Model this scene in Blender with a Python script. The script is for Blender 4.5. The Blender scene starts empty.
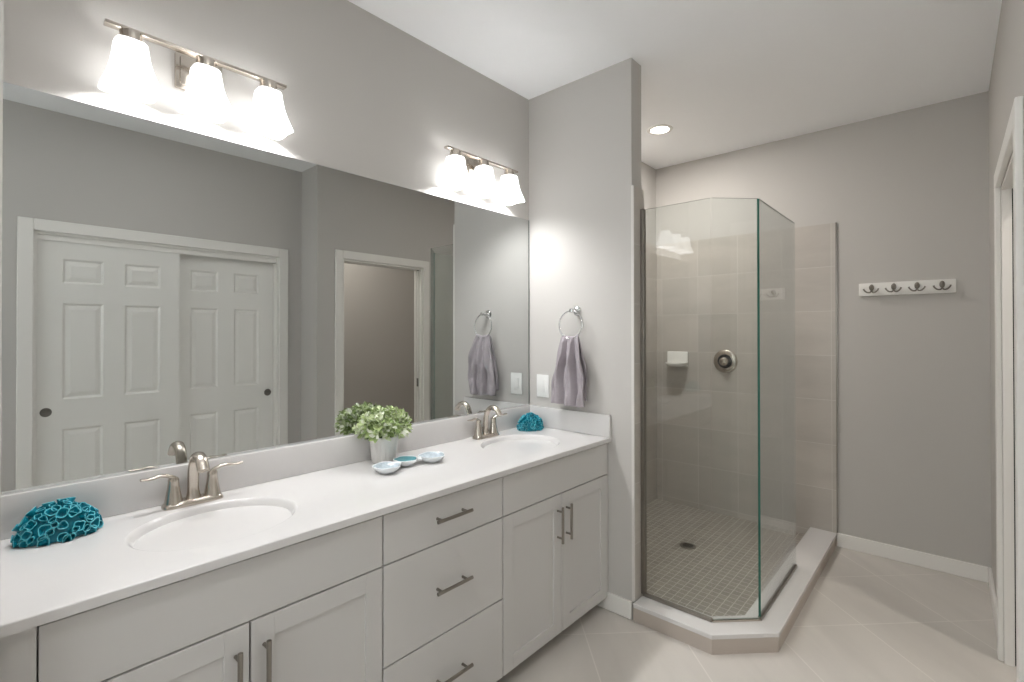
import bpy, bmesh, math, random
from mathutils import Vector, Matrix
random.seed(7)
S = bpy.context.scene
COL = S.collection
PI = math.pi

# ------------------------------------------------------------------ camera
CX, CH = 1.8433, 1.413
F_PX, YAW, PITCH, ROLL, SHIFT = 491.54, 0.7305, 0.0061, -0.0008, -11.65
cam = bpy.data.cameras.new('camera')
cam_o = bpy.data.objects.new('camera', cam)
COL.objects.link(cam_o)
cam.sensor_width = 36.0
cam.lens = F_PX / 1024 * 36.0
cam.shift_y = SHIFT / 1024
cam.clip_start = 0.02
fw = Vector((-math.sin(YAW) * math.cos(PITCH), math.cos(YAW) * math.cos(PITCH), math.sin(PITCH)))
rt = Vector((math.cos(YAW), math.sin(YAW), 0))
up = rt.cross(fw)
r2 = math.cos(ROLL) * rt + math.sin(ROLL) * up
u2 = -math.sin(ROLL) * rt + math.cos(ROLL) * up
M = Matrix((r2, u2, -fw)).transposed().to_4x4()
M.translation = Vector((CX, 0, CH))
cam_o.matrix_world = M
S.camera = cam_o

# ------------------------------------------------------------------ world, exposure
w = bpy.data.worlds.new('world')
S.world = w
w.use_nodes = True
w.node_tree.nodes['Background'].inputs[0].default_value = (0.97, 0.985, 1.0, 1)
w.node_tree.nodes['Background'].inputs[1].default_value = 2.4     # overcast daylight, fill through the added window
S.view_settings.view_transform = 'Standard'
S.view_settings.look = 'None'
S.view_settings.exposure = 1.25
S.view_settings.gamma = 1.0
S.view_settings.use_curve_mapping = False
S.cycles.max_bounces = 14
S.cycles.diffuse_bounces = 7
S.cycles.glossy_bounces = 8
S.cycles.transparent_max_bounces = 24
S.cycles.sample_clamp_indirect = 4.0

VANITY_LAMP_W = 4.7      # each bulb of the two vanity lights
FILL_CAN_W = 2.0                # recessed fill lights added out of view
SHOWER_CAN_W = 6.0
NEXT_ROOM_FILL_W = 6.0  # unseen lamp added in the next room
SHADE_E = 1.15          # glow of the frosted shades

# ------------------------------------------------------------------ key dimensions (metres)
Y1, XP, TP = 2.206, 0.663, 0.104     # wing wall between vanity and shower
H, Y2, X4, X5, YJ = 2.776, 3.865, 2.002, 2.28, 1.913
YE, YF, X6 = 0.045, -1.55, 3.3        # left end wall, wall behind the viewer, far wall of the next room
ZC, XC = 0.879, 0.549
ZM0, ZM1 = 0.993, 2.067
XD = 0.531

# ------------------------------------------------------------------ materials
def lin(c):
    return tuple(((v / 255) / 12.92 if v / 255 <= 0.04045 else ((v / 255 + 0.055) / 1.055) ** 2.4) for v in c) + (1,)

def mat(name, rgb, rough=0.5, metal=0.0, bump=0.0, bscale=200.0, var=0.0, vscale=3.0, spec=0.5, coat=0.0):
    m = bpy.data.materials.new(name)
    m.use_nodes = True
    nt = m.node_tree
    b = nt.nodes['Principled BSDF']
    col = lin(rgb)
    b.inputs['Base Color'].default_value = col
    b.inputs['Roughness'].default_value = rough
    b.inputs['Metallic'].default_value = metal
    b.inputs['Specular IOR Level'].default_value = spec
    b.inputs['Coat Weight'].default_value = coat
    tc = nt.nodes.new('ShaderNodeTexCoord')
    if var:
        n = nt.nodes.new('ShaderNodeTexNoise')
        n.inputs['Scale'].default_value = vscale
        n.inputs['Detail'].default_value = 4
        nt.links.new(tc.outputs['Object'], n.inputs['Vector'])
        mx = nt.nodes.new('ShaderNodeMix')
        mx.data_type = 'RGBA'
        mx.inputs[6].default_value = tuple(c * (1 - var) for c in col[:3]) + (1,)
        mx.inputs[7].default_value = tuple(min(1, c * (1 + var)) for c in col[:3]) + (1,)
        nt.links.new(n.outputs['Fac'], mx.inputs[0])
        nt.links.new(mx.outputs[2], b.inputs['Base Color'])
    if bump:
        n2 = nt.nodes.new('ShaderNodeTexNoise')
        n2.inputs['Scale'].default_value = bscale
        n2.inputs['Detail'].default_value = 3
        nt.links.new(tc.outputs['Object'], n2.inputs['Vector'])
        bp = nt.nodes.new('ShaderNodeBump')
        bp.inputs['Strength'].default_value = bump
        bp.inputs['Distance'].default_value = 0.002
        nt.links.new(n2.outputs['Fac'], bp.inputs['Height'])
        nt.links.new(bp.outputs['Normal'], b.inputs['Normal'])
    return m

def tile_mat(name, rgb, grout, wx, wy, axes, origin, mortar, rough=0.4, var=0.08, vscale=4.0, rot=0.0, stretch=None, bump=0.4, smooth=0.1, bvar=None):
    bvar = var if bvar is None else bvar
    """square tiles laid in the plane of two object axes"""
    m = bpy.data.materials.new(name)
    m.use_nodes = True
    nt = m.node_tree
    N, L = nt.nodes, nt.links
    b = N['Principled BSDF']
    b.inputs['Roughness'].default_value = rough
    tc = N.new('ShaderNodeTexCoord')
    sp = N.new('ShaderNodeSeparateXYZ')
    L.new(tc.outputs['Object'], sp.inputs[0])
    cb = N.new('ShaderNodeCombineXYZ')
    L.new(sp.outputs[axes[0]], cb.inputs[0])
    L.new(sp.outputs[axes[1]], cb.inputs[1])
    sub = N.new('ShaderNodeVectorMath')
    sub.operation = 'SUBTRACT'
    sub.inputs[1].default_value = (origin[0], origin[1], 0)
    L.new(cb.outputs[0], sub.inputs[0])
    ro = N.new('ShaderNodeVectorRotate')
    ro.rotation_type = 'Z_AXIS'
    ro.inputs['Angle'].default_value = rot
    L.new(sub.outputs[0], ro.inputs['Vector'])
    br = N.new('ShaderNodeTexBrick')
    br.offset = 0.0
    br.offset_frequency = 1
    br.squash = 1.0
    br.inputs['Scale'].default_value = 1.0
    br.inputs['Mortar Size'].default_value = mortar
    br.inputs['Mortar Smooth'].default_value = smooth
    br.inputs['Brick Width'].default_value = wx
    br.inputs['Row Height'].default_value = wy
    br.inputs['Bias'].default_value = 0.0
    c = lin(rgb)
    br.inputs['Color1'].default_value = tuple(v * (1 - bvar) for v in c[:3]) + (1,)
    br.inputs['Color2'].default_value = tuple(min(1, v * (1 + bvar)) for v in c[:3]) + (1,)
    br.inputs['Mortar'].default_value = lin(grout)
    L.new(ro.outputs[0], br.inputs['Vector'])
    mp = N.new('ShaderNodeMapping')
    if stretch:
        mp.inputs['Scale'].default_value = stretch
    L.new(ro.outputs[0], mp.inputs['Vector'])
    n = N.new('ShaderNodeTexNoise')
    n.inputs['Scale'].default_value = vscale
    n.inputs['Detail'].default_value = 6
    n.inputs['Roughness'].default_value = 0.55
    n.inputs['Distortion'].default_value = 0.6
    L.new(mp.outputs[0], n.inputs['Vector'])
    rp = N.new('ShaderNodeMapRange')
    rp.inputs['From Min'].default_value = 0.3
    rp.inputs['From Max'].default_value = 0.7
    rp.inputs['To Min'].default_value = 1 - var
    rp.inputs['To Max'].default_value = 1 + var
    L.new(n.outputs['Fac'], rp.inputs['Value'])
    mul = N.new('ShaderNodeVectorMath')
    mul.operation = 'SCALE'
    L.new(br.outputs['Color'], mul.inputs[0])
    L.new(rp.outputs[0], mul.inputs['Scale'])
    L.new(mul.outputs[0], b.inputs['Base Color'])
    bp = N.new('ShaderNodeBump')
    bp.invert = True
    bp.inputs['Strength'].default_value = bump
    bp.inputs['Distance'].default_value = 0.002
    L.new(br.outputs['Fac'], bp.inputs['Height'])
    L.new(bp.outputs['Normal'], b.inputs['Normal'])
    return m

WALL = mat('wall_paint', (196, 193, 189), 0.75, bump=0.12, bscale=160, spec=0.3)
CEIL = mat('ceiling_paint', (252, 253, 255), 0.9, bump=0.1, bscale=120, spec=0.2)
TRIM = mat('trim_paint', (236, 234, 230), 0.4)
DOORP = mat('door_paint', (234, 233, 229), 0.45)
CAB = mat('cabinet_paint', (206, 204, 202), 0.42)
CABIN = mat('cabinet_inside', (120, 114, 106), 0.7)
QUARTZ = mat('white_quartz', (216, 214, 213), 0.16, var=0.012, vscale=40)
NICKEL = mat('brushed_nickel', (200, 192, 182), 0.26, 1.0)
NICKELD = mat('satin_nickel_dark', (150, 145, 138), 0.33, 1.0)
CHROME = mat('polished_chrome', (215, 215, 215), 0.1, 1.0)
BRONZE = mat('dark_pull', (126, 122, 117), 0.4, 0.8)
BLACK = mat('black_gap', (8, 8, 8), 0.8)  # painted shade in the door pocket, and the dark valve sleeve
WHITEP = mat('white_plastic', (240, 240, 238), 0.35)
CERAM = mat('white_ceramic', (244, 243, 240), 0.12)
TOWEL = mat('towel_terry', (168, 161, 166), 0.95, bump=0.9, bscale=420, var=0.10, vscale=26, spec=0.1)
CORALM = mat('teal_glaze', (4, 128, 148), 0.32, var=0.25, vscale=30)
CORALR = mat('teal_rim', (92, 190, 204), 0.35)
POTM = mat('pot_white', (226, 224, 222), 0.55)
SOIL = mat('moss', (70, 80, 50), 0.9)
SHELLO = mat('dish_outside', (226, 230, 232), 0.2, var=0.05, vscale=60)
SHELLI = mat('dish_blue_speckle', (186, 198, 206), 0.15, var=0.35, vscale=90)
SHELLT = mat('dish_teal_glaze', (104, 160, 168), 0.12, var=0.12, vscale=60)
FLOORM = tile_mat('floor_tile', (203, 198, 192), (216, 211, 205), 0.4497, 0.4497, 'XY', (0.555, 1.948), 0.003,
                  rough=0.38, var=0.08, bvar=0.02, vscale=1.6, rot=PI / 4, stretch=(0.5, 2.2, 1), bump=0.15)
TILE_B = tile_mat('shower_tile_back', (190, 184, 177), (204, 200, 194), 0.297, 0.297, 'XZ', (0.056, 0.069), 0.002, rough=0.3, var=0.07, vscale=3.0, stretch=(0.6, 2, 1))
TILE_S = tile_mat('shower_tile_side', (190, 184, 177), (204, 200, 194), 0.297, 0.297, 'YZ', (Y2, 0.069), 0.002, rough=0.3, var=0.07, vscale=3.0, stretch=(0.6, 2, 1))
MOSAIC = tile_mat('shower_mosaic', (148, 142, 133), (196, 190, 182), 0.043, 0.043, 'XY', (0.663, 2.33), 0.0018, rough=0.4, var=0.07, vscale=9.0)
EDGEW = mat('edge_strip_white', (216, 213, 209), 0.4)
CURBT = mat('curb_tile', (184, 174, 165), 0.4, var=0.06, vscale=5)

def mirror_mat():
    m = mat('mirror_silver', (210, 212, 211), 0.0, 1.0)
    return m
MIRROR = mirror_mat()

def glass_mat():
    m = bpy.data.materials.new('clear_glass')
    m.use_nodes = True
    nt = m.node_tree
    N, L = nt.nodes, nt.links
    N.remove(N['Principled BSDF'])
    out = N['Material Output']
    tr = N.new('ShaderNodeBsdfTransparent')
    tr.inputs[0].default_value = (0.955, 0.972, 0.966, 1)
    gl = N.new('ShaderNodeBsdfGlossy')
    gl.inputs['Roughness'].default_value = 0.0
    lw = N.new('ShaderNodeLayerWeight')
    lw.inputs['Blend'].default_value = 0.5
    pw = N.new('ShaderNodeMath'); pw.operation = 'POWER'; pw.inputs[1].default_value = 5
    L.new(lw.outputs['Facing'], pw.inputs[0])
    ma = N.new('ShaderNodeMath'); ma.operation = 'MULTIPLY_ADD'
    ma.inputs[1].default_value = 0.955; ma.inputs[2].default_value = 0.045
    L.new(pw.outputs[0], ma.inputs[0])
    mx = N.new('ShaderNodeMixShader')
    L.new(ma.outputs[0], mx.inputs[0])
    L.new(tr.outputs[0], mx.inputs[1])
    L.new(gl.outputs[0], mx.inputs[2])
    L.new(mx.outputs[0], out.inputs[0])
    return m
GLASS = glass_mat()
GEDGE = mat('glass_edge', (66, 126, 112), 0.12)
MEDGE = mat('mirror_edge', (104, 107, 105), 0.4)
GTOP = mat('glass_edge_pale', (150, 156, 150), 0.12)

def emit_mat(name, rgb, strength):
    m = bpy.data.materials.new(name)
    m.use_nodes = True
    nt = m.node_tree
    nt.nodes.remove(nt.nodes['Principled BSDF'])
    e = nt.nodes.new('ShaderNodeEmission')
    e.inputs[0].default_value = lin(rgb)
    e.inputs[1].default_value = strength
    nt.links.new(e.outputs[0], nt.nodes['Material Output'].inputs[0])
    return m
LENS = emit_mat('lamp_lens', (255, 250, 242), 6.0)

def shade_mat():
    m = bpy.data.materials.new('frosted_shade')
    m.use_nodes = True
    nt = m.node_tree
    N, L = nt.nodes, nt.links
    N.remove(N['Principled BSDF'])
    tl = N.new('ShaderNodeBsdfTranslucent')
    tl.inputs[0].default_value = (0.085, 0.085, 0.085, 1)
    df = N.new('ShaderNodeBsdfDiffuse')
    df.inputs[0].default_value = (0.85, 0.85, 0.85, 1)
    mx = N.new('ShaderNodeMixShader'); mx.inputs[0].default_value = 0.5
    L.new(df.outputs[0], mx.inputs[1]); L.new(tl.outputs[0], mx.inputs[2])
    em = N.new('ShaderNodeEmission'); em.inputs[0].default_value = (1.0, 1.0, 1.0, 1); em.inputs[1].default_value = SHADE_E
    ad = N.new('ShaderNodeAddShader')
    L.new(mx.outputs[0], ad.inputs[0]); L.new(em.outputs[0], ad.inputs[1])
    L.new(ad.outputs[0], N['Material Output'].inputs[0])
    return m
SHADE = shade_mat()

def leaf_mat():
    m = mat('leaf_green', (170, 186, 128), 0.6)
    nt = m.node_tree
    N, L = nt.nodes, nt.links
    g = N.new('ShaderNodeNewGeometry')
    r = N.new('ShaderNodeValToRGB')
    cr = r.color_ramp
    cr.elements[0].color = lin((118, 142, 82))
    cr.elements[1].color = lin((236, 238, 226))
    e = cr.elements.new(0.35); e.color = lin((166, 184, 124))
    e = cr.elements.new(0.7); e.color = lin((206, 215, 180))
    L.new(g.outputs['Random Per Island'], r.inputs[0])
    L.new(r.outputs[0], N['Principled BSDF'].inputs['Base Color'])
    return m
LEAF = leaf_mat()

# ------------------------------------------------------------------ mesh helpers
def V(*a):
    return Vector(a)

class MB:
    def __init__(self):
        self.bm = bmesh.new()

    def box(self, x0, x1, y0, y1, z0, z1, bev=0.0, mi=0, seg=2):
        t = bmesh.new()
        bmesh.ops.create_cube(t, size=1)
        bmesh.ops.scale(t, vec=(abs(x1 - x0), abs(y1 - y0), abs(z1 - z0)), verts=t.verts)
        bmesh.ops.translate(t, vec=((x0 + x1) / 2, (y0 + y1) / 2, (z0 + z1) / 2), verts=t.verts)
        if bev:
            bmesh.ops.bevel(t, geom=t.edges[:], offset=bev, segments=seg, affect='EDGES', profile=0.5)
        self._merge(t, mi)
        return self

    def _merge(self, t, mi=0, mtx=None):
        if mtx is not None:
            bmesh.ops.transform(t, matrix=mtx, verts=t.verts)
        bmesh.ops.recalc_face_normals(t, faces=t.faces[:])
        mp = {}
        for v in t.verts:
            mp[v] = self.bm.verts.new(v.co)
        for f in t.faces:
            try:
                nf = self.bm.faces.new([mp[v] for v in f.verts])
                nf.material_index = mi if mi else f.material_index
            except ValueError:
                pass
        t.free()

    def prism(self, pts, z0, z1, bev=0.0, mi=0):
        """polygon in xy extruded from z0 to z1"""
        t = bmesh.new()
        a = [t.verts.new((x, y, z0)) for x, y in pts]
        b = [t.verts.new((x, y, z1)) for x, y in pts]
        n = len(pts)
        t.faces.new(a[::-1]); t.faces.new(b)
        for i in range(n):
            t.faces.new((a[i], a[(i + 1) % n], b[(i + 1) % n], b[i]))
        if bev:
            bmesh.ops.bevel(t, geom=t.edges[:], offset=bev, segments=2, affect='EDGES', profile=0.5)
        self._merge(t, mi)
        return self

    def loft(self, rings, cap0=True, cap1=True, mi=0, closed=True):
        t = bmesh.new()
        R = [[t.verts.new(p) for p in r] for r in rings]
        n = len(R[0])
        for a, b in zip(R, R[1:]):
            for i in range(n if closed else n - 1):
                t.faces.new((a[i], a[(i + 1) % n], b[(i + 1) % n], b[i]))
        if cap0: t.faces.new(R[0][::-1])
        if cap1: t.faces.new(R[-1])
        self._merge(t, mi)
        return self

    def lathe(self, prof, c=(0, 0, 0), axis='Z', n=32, mi=0, cap0=True, cap1=True):
        """prof: list of (radius, height along axis)"""
        rings = []
        for r, h in prof:
            ring = []
            for i in range(n):
                a = 2 * PI * i / n
                p = (r * math.cos(a), r * math.sin(a), h)
                if axis == 'X': p = (p[2], p[0], p[1])
                elif axis == 'Y': p = (p[1], p[2], p[0])
                ring.append((p[0] + c[0], p[1] + c[1], p[2] + c[2]))
            rings.append(ring)
        return self.loft(rings, cap0, cap1, mi)

    def sweep(self, pts, rad, n=12, side=None, mi=0, closed=False, cap=True):
        """tube through pts; rad: scalar, list of scalars or list of (a, b) half axes (a along `side`)"""
        P = [Vector(p) for p in pts]
        k = len(P)
        if not isinstance(rad, (list, tuple)): rad = [rad] * k
        rad = [r if isinstance(r, (list, tuple)) else (r, r) for r in rad]
        rings = []
        prev = None
        for i in range(k):
            if closed: t = P[(i + 1) % k] - P[i - 1]
            else: t = P[min(i + 1, k - 1)] - P[max(i - 1, 0)]
            t.normalize()
            if side is not None:
                s = Vector(side); s = (s - t * s.dot(t)).normalized()
            else:
                if prev is None:
                    s = t.orthogonal().normalized()
                else:
                    s = (prev - t * prev.dot(t)).normalized()
                prev = s
            q = t.cross(s)
            rings.append([P[i] + s * (rad[i][0] * math.cos(2 * PI * j / n)) + q * (rad[i][1] * math.sin(2 * PI * j / n)) for j in range(n)])
        if closed:
            rings.append(rings[0])
            return self.loft(rings, False, False, mi)
        return self.loft(rings, cap, cap, mi)

    def grid(self, f, nu, nv, mi=0):
        t = bmesh.new()
        g = [[t.verts.new(f(i / nu, j / nv)) for j in range(nv + 1)] for i in range(nu + 1)]
        for i in range(nu):
            for j in range(nv):
                t.faces.new((g[i][j], g[i + 1][j], g[i + 1][j + 1], g[i][j + 1]))
        self._merge(t, mi)
        return self

    def build(self, name, m, parent=None, smooth=None, weld=True, mods=None):
        if weld: bmesh.ops.remove_doubles(self.bm, verts=self.bm.verts[:], dist=1e-6)
        me = bpy.data.meshes.new(name)
        self.bm.to_mesh(me)
        self.bm.free()
        for mm in (m if isinstance(m, (list, tuple)) else [m]):
            me.materials.append(mm)
        o = bpy.data.objects.new(name, me)
        COL.objects.link(o)
        if parent is not None: o.parent = parent
        if smooth is not None:
            for p in me.polygons: p.use_smooth = True
            if smooth < 180:
                me.set_sharp_from_angle(angle=math.radians(smooth))
        return o

def B(*a, **k):
    return MB().box(*a, **k)

def structure(o):
    o['kind'] = 'structure'
    return o

def tag(o, label, cat, group=None):
    o['label'] = label
    o['category'] = cat
    if group: o['group'] = group
    return o

def thing(name, label, cat, loc, group=None):
    o = bpy.data.objects.new(name, None)
    o.empty_display_size = 0.05
    o.location = loc
    COL.objects.link(o)
    return tag(o, label, cat, group)

def local(o, root):
    """o was modelled in room coordinates: keep it there under a root placed elsewhere"""
    o.data.transform(Matrix.Translation(-Vector(root.location)))
    o.parent = root
    return o

def copy_tree(o, parent=None):
    c = o.copy()
    COL.objects.link(c)
    if parent is not None:
        c.parent = parent
    for ch in list(o.children):
        copy_tree(ch, c)
    return c

def bez(p, n):
    """Catmull-Rom through p"""
    P = [Vector(q) for q in p]
    out = []
    for i in range(len(P) - 1):
        a = P[i - 1] if i else P[0] * 2 - P[1]
        b, c = P[i], P[i + 1]
        d = P[i + 2] if i + 2 < len(P) else P[-1] * 2 - P[-2]
        for k in range(n):
            t = k / n
            out.append(0.5 * ((2 * b) + (c - a) * t + (2 * a - 5 * b + 4 * c - d) * t * t + (3 * b - a - 3 * c + d) * t ** 3))
    out.append(P[-1])
    return out

# ================================================================== ROOM SHELL
T = 0.12
def st(name, mb, m):
    return structure(mb.build(name, m))

st('floor', B(-T, X6 + T, YF - T, Y2 + T, -0.1, 0), FLOORM)
st('ceiling', B(-T, X6 + T, YF - T, Y2 + T, H, H + 0.1), CEIL)
st('wall_left', B(-T, 0, YF, Y2, 0, H), WALL)
st('wall_back', B(-T, X6 + T, Y2, Y2 + T, 0, H), WALL)
WX0, WX1, WZ0, WZ1 = 0.70, 1.95, 0.95, 2.25
mb = MB()
mb.box(-T, WX0, YF - T, YF, 0, H); mb.box(WX1, X6 + T, YF - T, YF, 0, H)
mb.box(WX0, WX1, YF - T, YF, 0, WZ0); mb.box(WX0, WX1, YF - T, YF, WZ1, H)
st('wall_front', mb, WALL)
w1 = bpy.data.objects.new('window_1', None)  # unseen window, added to let in soft fill daylight
w1.location = ((WX0 + WX1) / 2, YF, WZ0)
COL.objects.link(w1); structure(w1)
mb = MB()
fy0, fy1, fb = YF - 0.08, YF - 0.04, 0.045
mb.box(WX0, WX0 + fb, fy0, fy1, WZ0, WZ1, bev=0.003); mb.box(WX1 - fb, WX1, fy0, fy1, WZ0, WZ1, bev=0.003)
mb.box(WX0 + fb, WX1 - fb, fy0, fy1, WZ0, WZ0 + fb, bev=0.003); mb.box(WX0 + fb, WX1 - fb, fy0, fy1, WZ1 - fb, WZ1, bev=0.003)
mb.box(WX0 + fb, WX1 - fb, fy0, fy1, (WZ0 + WZ1) / 2 - 0.02, (WZ0 + WZ1) / 2 + 0.02, bev=0.003)
local(mb.build('window_frame', TRIM, weld=False), w1)
local(B(WX0 + fb, WX1 - fb, YF - 0.063, YF - 0.058, WZ0 + fb, WZ1 - fb).build('window_pane', GLASS), w1)
local(B(WX0 - 0.03, WX1 + 0.03, YF - 0.03, YF + 0.03, WZ0 - 0.022, WZ0 - 0.0005, bev=0.004).build('window_sill', TRIM), w1)
pd = bpy.data.lights.new('portal', 'AREA')
pd.shape = 'RECTANGLE'; pd.size = WX1 - WX0; pd.size_y = WZ1 - WZ0
pd.cycles.is_portal = True
po = bpy.data.objects.new('window_portal', pd)
po.location = ((WX0 + WX1) / 2, YF - 0.10, (WZ0 + WZ1) / 2)
po.rotation_euler = (PI / 2, 0, PI)
COL.objects.link(po)
st('wall_partition', B(0, XP, Y1, Y1 + TP, 0, H), WALL)
st('wall_end', B(0, 0.60, YE - 0.11, YE, 0, H), WALL)
# right wall with the doorway
OY0, OY1, OZ = 2.135, 2.978, 2.036
RW = 0.115
mb = MB()
mb.box(X4, X4 + RW, YJ, OY0, 0, H)
mb.box(X4, X4 + RW, OY1, Y2, 0, H)
mb.box(X4, X4 + RW, OY0, OY1, OZ, H)
st('wall_right', mb, WALL)
st('wall_jog', B(X4 + RW, X5, YJ, YJ + 0.1, 0, H), WALL)
# closet wall with its opening
KY0, KY1, KZ = 0.279, 1.724, 2.03
mb = MB()
mb.box(X5, X5 + T, YF, KY0, 0, H)
mb.box(X5, X5 + T, KY1, YJ + 0.1, 0, H)
mb.box(X5, X5 + T, KY0, KY1, KZ, H)
st('wall_closet', mb, WALL)
mb = MB()
mb.box(X5 + T + 0.005, X5 + T + 0.05, KY0 - 0.1, KY1 + 0.1, 0, H)
st('wall_closet_inside', mb, WALL)
st('wall_far', B(X6, X6 + T, YF, Y2, 0, H), WALL)
st('wall_divider', B(X5 + T, X6, YJ, YJ + 0.1, 0, H), WALL)

# baseboards
def baseboard(name, x0, x1, y0, y1):
    h = 0.088
    mb = MB()
    mb.box(x0, x1, y0, y1, 0, h, bev=0.004)
    return structure(mb.build(name, TRIM))
BB = 0.014
baseboard('baseboard_back', 1.268, X4 - BB, Y2 - BB, Y2)
baseboard('baseboard_right', X4 - BB, X4, 3.05, Y2)
baseboard('baseboard_partition', 0.455, XP, Y1 - BB, Y1)
baseboard('baseboard_closet', X5 - BB, X5, 1.807, YJ)
baseboard('baseboard_far', X6 - BB, X6, YJ + 0.1, Y2)

# ---- doorway of the right wall: casing, jambs, pocket door
CW, CT = 0.070, 0.019
def casing(mb, xface, y0, y1, ztop, into=1):
    """flat casing with an eased inner bead around an opening in a wall facing -x"""
    xa, xb = xface - CT, xface
    for a, b in ((y0 - CW, y0), (y1, y1 + CW)):
        mb.box(xa, xb, a, b, 0, ztop + CW, bev=0.004)
    mb.box(xa, xb, y0, y1, ztop, ztop + CW, bev=0.004)
mb = MB()
casing(mb, X4, OY0, OY1, OZ)
structure(mb.build('trim_1', TRIM))
mb = MB()
JT = 0.016
mb.box(X4, X4 + RW, OY0, OY0 + JT, 0, OZ, bev=0.001)                    # near jamb
mb.box(X4, X4 + 0.032, OY1 - JT, OY1, 0, OZ, bev=0.001)                  # split far jamb: room side
mb.box(X4 + 0.082, X4 + RW, OY1 - JT, OY1, 0, OZ, bev=0.001)             # split far jamb: other side
mb.box(X4, X4 + 0.034, OY0 + JT, OY1 - JT, OZ - JT, OZ, bev=0.001)
mb.box(X4 + 0.082, X4 + RW, OY0 + JT, OY1 - JT, OZ - JT, OZ, bev=0.001)
structure(mb.build('trim_2', TRIM))
d1 = bpy.data.objects.new('door_1', None)
d1.location = (X4 + 0.06, OY1, 0)
COL.objects.link(d1); structure(d1)
local(B(X4 + 0.045, X4 + 0.078, OY1 - 0.014, OY1 - 0.001, 0.015, OZ - 0.02, bev=0.001).build('door_slab', DOORP), d1)
local(B(X4 + 0.0325, X4 + 0.0815, OY1 - 0.003, OY1 - 0.0006, 0.0, OZ - 0.001).build('door_pocket', BLACK), d1)  # black sheet painted as the shade deep inside the pocket
local(B(X4 + 0.047, X4 + 0.074, OY1 - 0.016, OY1 - 0.0135, 0.885, 0.965, bev=0.001).build('door_latch', BRONZE), d1)

# ---- sliding closet doors (seen in the mirror)
mb = MB()
casing(mb, X5, KY0, KY1, KZ)
structure(mb.build('trim_3', TRIM))
mb = MB()
mb.box(X5, X5 + T, KY0, KY0 + JT, 0, KZ); mb.box(X5, X5 + T, KY1 - JT, KY1, 0, KZ)
mb.box(X5, X5 + T, KY0 + JT, KY1 - JT, KZ - JT, KZ)
mb.box(X5 + 0.012, X5 + 0.016, KY0 + JT, KY1 - JT, KZ - 0.05, KZ - JT)      # track fascia
structure(mb.build('trim_4', TRIM))

def six_panel(y0, y1, x0, x1, z0, z1):
    """moulded six panel door slab facing -x"""
    mb = MB()
    mb.box(x0 + 0.010, x1, y0, y1, z0, z1)
    W = y1 - y0
    stl, mid = 0.115, 0.11
    pw = (W - 2 * stl - mid) / 2
    cols = [(y0 + stl, y0 + stl + pw), (y1 - stl - pw, y1 - stl)]
    rows = [(z0 + 0.25, z0 + 0.80), (z0 + 0.985, z0 + 1.585), (z0 + 1.71, z1 - 0.125)]
    ys = [y0] + [v for c in cols for v in c] + [y1]
    # stiles and rails stand 10 mm proud of the panel field
    for a, b in ((ys[0], ys[1]), (ys[2], ys[3]), (ys[4], ys[5])):
        mb.box(x0, x0 + 0.010, a, b, z0, z1)
    zs = [z0] + [v for r in rows for v in r] + [z1]
    for a, b in cols:
        for k in range(0, len(zs), 2):
            mb.box(x0, x0 + 0.010, a, b, zs[k], zs[k + 1])
        for (c, d) in rows:
            m1, m2 = 0.012, 0.040
            def ring(x, s):
                return [(x, a + s, c + s), (x, b - s, c + s), (x, b - s, d - s), (x, a + s, d - s)]
            mb.loft([ring(x0 + 0.0002, 0.0), ring(x0 + 0.009, m1), ring(x0 + 0.0085, m1 + 0.006), ring(x0 + 0.0025, m2)], cap0=False, cap1=True)
    return mb

def sliding_door(idx, y0, y1, x0, pull_y):
    d = bpy.data.objects.new('door_%d' % idx, None)
    d.location = (x0, (y0 + y1) / 2, 0)
    COL.objects.link(d); structure(d)
    local(six_panel(y0, y1, x0, x0 + 0.035, 0.012, KZ - 0.03).build('door_slab', DOORP, weld=False), d)
    mb = MB()
    mb.lathe([(0.0, -0.0005), (0.019, -0.0005), (0.021, -0.002), (0.027, -0.002), (0.028, 0.0), (0.028, 0.004)], (x0, pull_y, 0.925), 'X', 28)
    local(mb.build('finger_pull', BRONZE, smooth=40), d)
sliding_door(2, KY0 + JT + 0.002, 1.035, X5 + 0.018, 0.338)
sliding_door(3, 0.997, KY1 - JT - 0.002, X5 + 0.060, 1.662)

# ================================================================== SHOWER
TT = 0.010
st('wall_shower_back', B(0, 1.268, Y2 - TT, Y2 - 0.0005, 0.0, 2.138), TILE_B)
st('wall_shower_side', B(0.0005, TT, Y1 + TP + TT, Y2 - TT, 0.0, 2.138), TILE_S)
st('wall_shower_inner', B(TT, XP, Y1 + TP + 0.0005, Y1 + TP + TT, 0.0, 2.138), TILE_B)
st('wall_shower_end', B(XP + 0.0005, XP + TT, Y1 + 0.004, Y1 + TP + TT, 0.0875, 2.138), TILE_S)
st('trim_5', B(1.268, 1.275, Y2 - TT - 0.002, Y2 - 0.0005, 0.089, 2.14), NICKELD)        # metal edge of the back tiles
st('trim_6', B(XP - 0.002, XP + TT + 0.002, Y1 - 0.002, Y1 + 0.004, 0.0885, 2.14), EDGEW)  # edge strip on the wing wall corner

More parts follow.
